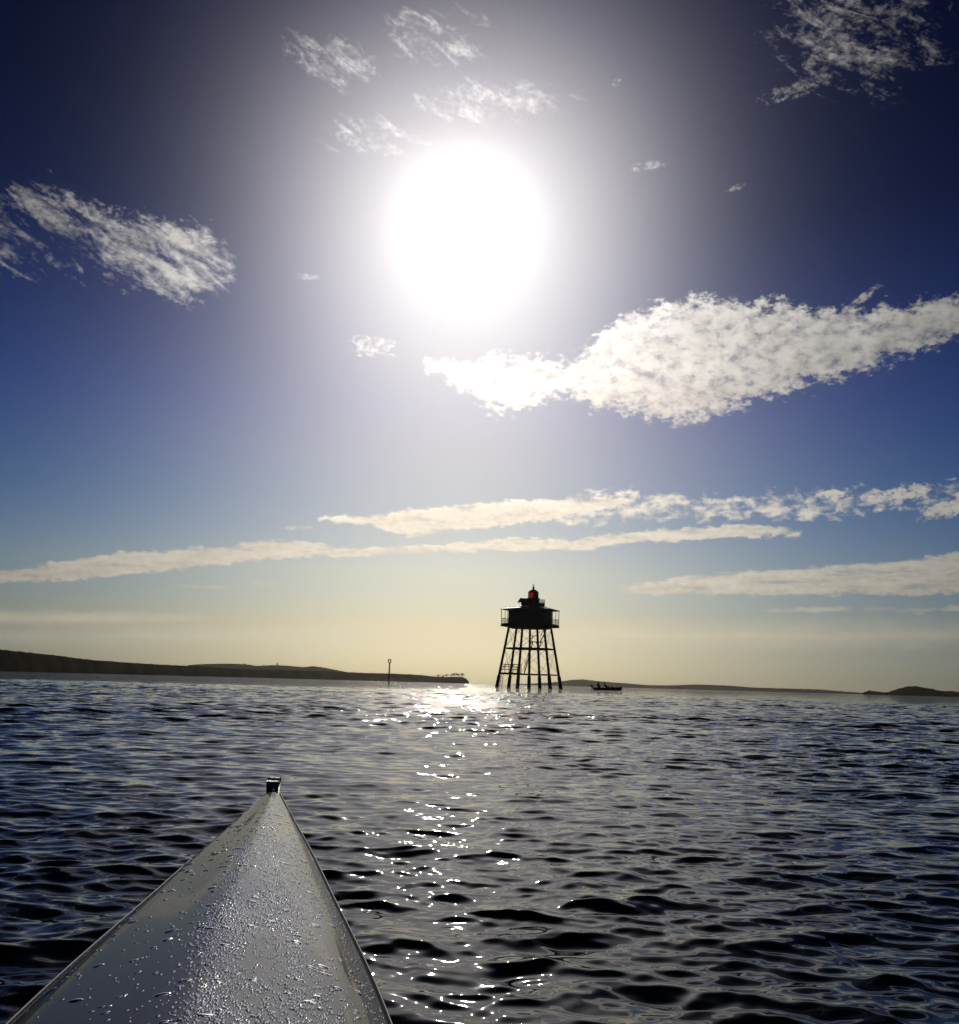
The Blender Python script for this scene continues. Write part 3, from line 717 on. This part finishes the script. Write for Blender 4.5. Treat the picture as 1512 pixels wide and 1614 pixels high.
# ------------------------------------------------------------------ the kayak the photograph is taken from
def build_kayak():
    ZG = .20
    # outline pairs in the photograph, projected on the gunwale plane
    Lp = [(419, 1253), (366, 1300), (278, 1371), (231, 1413), (153, 1478), (93, 1524), (28, 1598)]
    Rp = [(442, 1251), (463, 1293), (491, 1348), (519, 1413), (546, 1469), (579, 1538), (607, 1612)]
    def pr(p, zg): d = ray(*p); k = (zg-CAM_H)/d.z; return Vector((d.x*k, d.y*k))
    lw = [pr(p, ZG) for p in Lp]; rw = [pr(p, ZG) for p in Rp]
    tip = (pr(Lp[0], ZG+.02)+pr(Rp[0], ZG+.02))/2; m1 = (lw[-1]+rw[-1])/2
    ax = (m1-tip).normalized(); nx = Vector((ax.y, -ax.x))      # nx points to the left of travel when ax is aft
    if nx.x > 0: nx = -nx
    K = thing('kayak', (tip.x, tip.y, 0), 'wet grey kayak bow dotted with water drops in the foreground', 'kayak')
    S = [0, .1, .2, .3, .45, .6, .8, 1.0, 1.2, 1.4, 1.6, 1.75, 1.95, 2.4, 3.2, 4.2, 4.9]
    W = [.017, .027, .0395, .0515, .0685, .084, .1025, .119, .1345, .152, .168, .177, .186, .202, .20, .12, .01]
    ss = np.concatenate([np.linspace(0, .3, 24)[:-1], np.linspace(.3, 2.2, 60)[:-1], np.linspace(2.2, S[-1], 40)])
    # smooth the outline
    ws = np.interp(ss, S, W)
    for _ in range(8): ws[1:-1] = (ws[:-2]+2*ws[1:-1]+ws[2:])/4
    def zg(s): return ZG+.02*math.exp(-(s/.30)**2)-.012*min(1, s/3)
    def crown(s): return .008+.055*(1-math.exp(-s/.75))
    def dz(s, t):     # deck height over the gunwale at t in [-1, 1] (+ = left)
        a = abs(t); c = crown(s)
        peak = c*(1-a**3.6)*.62 + c*.42*(1-math.sqrt(a*a+.0008))
        side = .004*math.exp(-((a-.80)/.13)**2)*(1 if t > 0 else .8)*min(1, s/.4)      # soft chine near each edge
        dish = -.003*math.exp(-((t-.45)/.22)**2)*min(1, s/.25)
        return peak+side+dish
    def P(s, t, lift=0.0):
        w = float(np.interp(s, ss, ws)); q = tip+ax*s+nx*(w*t)
        return Vector((q.x-tip.x, q.y-tip.y, zg(s)+dz(s, t)+lift))
    nt = 61; tt = np.sin(np.linspace(-PI/2, PI/2, nt))
    bm = BM(); V = [[bm.verts.new(P(s, t)) for t in tt] for s in ss]
    for a, b in zip(V, V[1:]):
        for i in range(nt-1): bm.faces.new((a[i], a[i+1], b[i+1], b[i]))
    bm.faces.new(V[-1])
    deck = mesh_obj('deck', bm, M['gel'], K, True)
    # hull below, a little proud of the deck with the joining seam
    bm = BM(); V = []
    for s, w in zip(ss, ws):
        full = 1-math.exp(-s/.5); kz = -.10*min(1, (s+.05)/.25); row = []
        prof = [(1.0, zg(s)), (1.0+.004/w*0, zg(s)-.012), (.985, zg(s)*.55), (.80*full+.16, .02), (.45*full+.1, kz*.75), (0, kz)]
        pts = [(f_, z_) for f_, z_ in prof]+[(-f_, z_) for f_, z_ in prof[-2::-1]]
        for f_, z_ in pts:
            ww = w+.0025; q = ax*s+nx*(ww*f_); row.append(bm.verts.new((q.x, q.y, z_-.002)))
        V.append(row)
    for a, b in zip(V, V[1:]):
        for i in range(len(a)-1): bm.faces.new((a[i], b[i], b[i+1], a[i+1]))
    bm.faces.new(V[0]); bm.faces.new(V[-1])
    mesh_obj('hull', bm, M['gel_hull'], K, True)
    for sg in (-1, 1):
        bm = BM(); prev = None
        pts = [P(s, sg)+Vector((nx.x, nx.y, 0))*sg*.0015 for s in ss]
        for k in range(len(pts)-1):
            pass
        R_ = []
        for k, p in enumerate(pts):
            R_.append([p+Vector((nx.x*c*.0016, nx.y*c*.0016, d*.0028)) for c, d in [(math.cos(q*PI/3), math.sin(q*PI/3)) for q in range(6)]])
        prism(bm, R_); mesh_obj('seam', bm, M['gel_seam'], K, True)
    # bow fitting: black rubber block with a hollow and a side cheek
    def loc(s, l_, z_): q = ax*s+nx*l_; return Vector((q.x, q.y, z_))
    g = zg(0)+.006
    bm = BM()
    rt = Matrix(((ax.x, nx.x, 0), (ax.y, nx.y, 0), (0, 0, 1)))
    box(bm, loc(-.012, 0, g+.002), (.07, .034, .014), rt)
    box(bm, loc(-.03, .003, g+.011), (.030, .024, .016), rt)
    bmesh.ops.bevel(bm, geom=bm.edges[:], offset=.004, segments=2, affect='EDGES')
    ft = mesh_obj('bow_fitting', bm, M['rubber'], K, True)
    bm = BM(); rt2 = rt @ Matrix.Rotation(rad(9.5), 3, 'Y'); box(bm, loc(-.03, .003, g+.022), (.036, .027, .007), rt2); bmesh.ops.bevel(bm, geom=bm.edges[:], offset=.003, segments=2, affect='EDGES')
    mesh_obj('fitting_cap', bm, M['wetmetal'], ft, True)
    bm = BM()
    sh = [(.055, 0), (-.055, 0), (-.052, .029), (-.035, .034), (-.015, .022), (.02, .008)]
    prism(bm, [[loc(a, -.0135, g+b_) for a, b_ in sh], [loc(a, -.0175, g+b_) for a, b_ in sh]])
    mesh_obj('side_cheek', bm, M['wetmetal'], ft)
    bm = BM(); prism(bm, [[loc(a, .0165, g+b_) for a, b_ in ((.04, 0), (-.05, 0), (-.05, .012), (.01, .010))], [loc(a, .0135, g+b_) for a, b_ in ((.04, 0), (-.05, 0), (-.05, .012), (.01, .010))]])
    mesh_obj('side_cheek', bm, M['rubber'], ft)
    bm = BM(); g_ = bmesh.ops.create_uvsphere(bm, u_segments=12, v_segments=8, radius=.006)['verts']
    for w_ in g_: w_.co = Vector((w_.co.x, w_.co.y, w_.co.z*.7))+loc(.032, 0, g+.006)
    mesh_obj('bolt', bm, M['gel_seam'], ft, True)
    # ---------------- water drops on the deck (thousands of little domes)
    lon, lat = 8, 3
    dome = []
    for j in range(lat):
        e_ = j/lat*PI/2
        for i in range(lon): dome.append((math.cos(e_)*math.cos(2*PI*i/lon), math.cos(e_)*math.sin(2*PI*i/lon), math.sin(e_)))
    dome.append((0, 0, 1)); dome = np.array(dome)
    fq = [(j*lon+i, j*lon+(i+1) % lon, (j+1)*lon+(i+1) % lon, (j+1)*lon+i) for j in range(lat-1) for i in range(lon)]
    ft_ = [((lat-1)*lon+i, (lat-1)*lon+(i+1) % lon, lat*lon) for i in range(lon)]
    verts = []; fs = []
    def drop(s, t, r, flat, stretch, ang):
        p = P(s, t); e1 = (P(s+.004, t)-p).normalized(); w_ = float(np.interp(s, ss, ws)); e2 = (P(s, min(1, t+.004/w_))-p).normalized(); nn = e1.cross(e2).normalized()
        if nn.z < 0: nn = -nn
        ca, sa = math.cos(ang), math.sin(ang)
        dd = dome*np.array([r*stretch, r, r*flat]); a_ = dd[:, 0]*ca-dd[:, 1]*sa; b_ = dd[:, 0]*sa+dd[:, 1]*ca
        vv = np.outer(a_, e1)+np.outer(b_, e2)+np.outer(dd[:, 2]-r*.02, nn)+np.array(p)
        o_ = len(verts)*len(dome); verts.append(vv)
        fs.extend([tuple(o_+q for q in f_) for f_ in fq]); fs.extend([tuple(o_+q for q in f_) for f_ in ft_])
    cnt = 0
    while cnt < 10500:                                       # fine spray
        s = 2.3*rng.random()**.75; t = rng.uniform(-.97, .97)
        # the spray lies on the crown and right of it, thinning toward the left
        dens = (1/(1+math.exp((t-.10)/.05)))*(.25+.75*math.exp(-((t+.18)/.42)**2))*min(1, max(0.0, (s-.6)/1.0)) + .012
        if t < -.72: dens *= .35
        dens *= .55+.45*math.sin(s*9+t*5)*math.sin(s*4.3-t*9+1)
        if rng.random() > dens: continue
        drop(s, t, abs(rng.normal(.0007, .0004))+.0005, rng.uniform(.45, .75), rng.uniform(1, 1.5), rng.uniform(0, PI)); cnt += 1
    for _ in range(480):                                     # separate beads
        s = .12+2.1*rng.random()**.6; t = rng.uniform(-.93, .93)
        drop(s, t, rng.uniform(.0012, .0026), rng.uniform(.3, .5), rng.uniform(1, 1.7), PI/2+rng.normal(0, .4))
    for _ in range(22):                                       # merged drops with small neighbours
        s = .6+1.5*rng.random(); t = rng.uniform(-.7, .1); r0 = rng.uniform(.003, .0045); an = PI/2+rng.normal(0, .3)
        drop(s, t, r0, .3, rng.uniform(1.3, 2.2), an); drop(s+rng.normal(0, .004), t+rng.normal(0, .03), r0*.7, .35, 1.4, an); drop(s+rng.normal(0, .006), t+rng.normal(0, .04), r0*.5, .4, 1.2, an)
    for _ in range(110):                                      # large flat drops lying across the deck
        s = .5+1.7*rng.random(); t = rng.uniform(-.85, .85)
        drop(s, t, rng.uniform(.003, .0048), rng.uniform(.28, .4), rng.uniform(1.2, 2.0), PI/2+rng.normal(0, .25))
    me = bpy.data.meshes.new('water_drops'); me.from_pydata(np.vstack(verts).tolist(), [], fs); me.shade_smooth(); me.materials.append(M['drop'])
    o = link(bpy.data.objects.new('water_drops', me), K); tag(o, kind='stuff')

def gel(name, col, rough, coat=1.0):
    m = mat(name, col, rough, coat=coat, var=.06, vscale=5)
    p = m.node_tree.nodes['Principled BSDF']; p.inputs['Coat Roughness'].default_value = .05; p.inputs['Specular IOR Level'].default_value = .08
    return m
M['gel'] = gel('deck_gelcoat', (.062, .057, .062), .6, .42)
M['gel_hull'] = gel('hull_gelcoat', (.08, .077, .073), .42, .3)
M['gel_seam'] = gel('seam_trim', (.11, .105, .10), .4, .25)
M['wetmetal'] = mat('wet_metal', (.55, .52, .48), .35, .9, var=.6, vscale=120, bump=.5)
def dropmat():
    m = bpy.data.materials.new('water_drop'); m.use_nodes = True; p = m.node_tree.nodes['Principled BSDF']
    p.inputs['Base Color'].default_value = (.95, .97, 1, 1); p.inputs['Roughness'].default_value = .04
    p.inputs['IOR'].default_value = 1.333; p.inputs['Transmission Weight'].default_value = 1.0
    return m
M['drop'] = dropmat()
build_kayak()
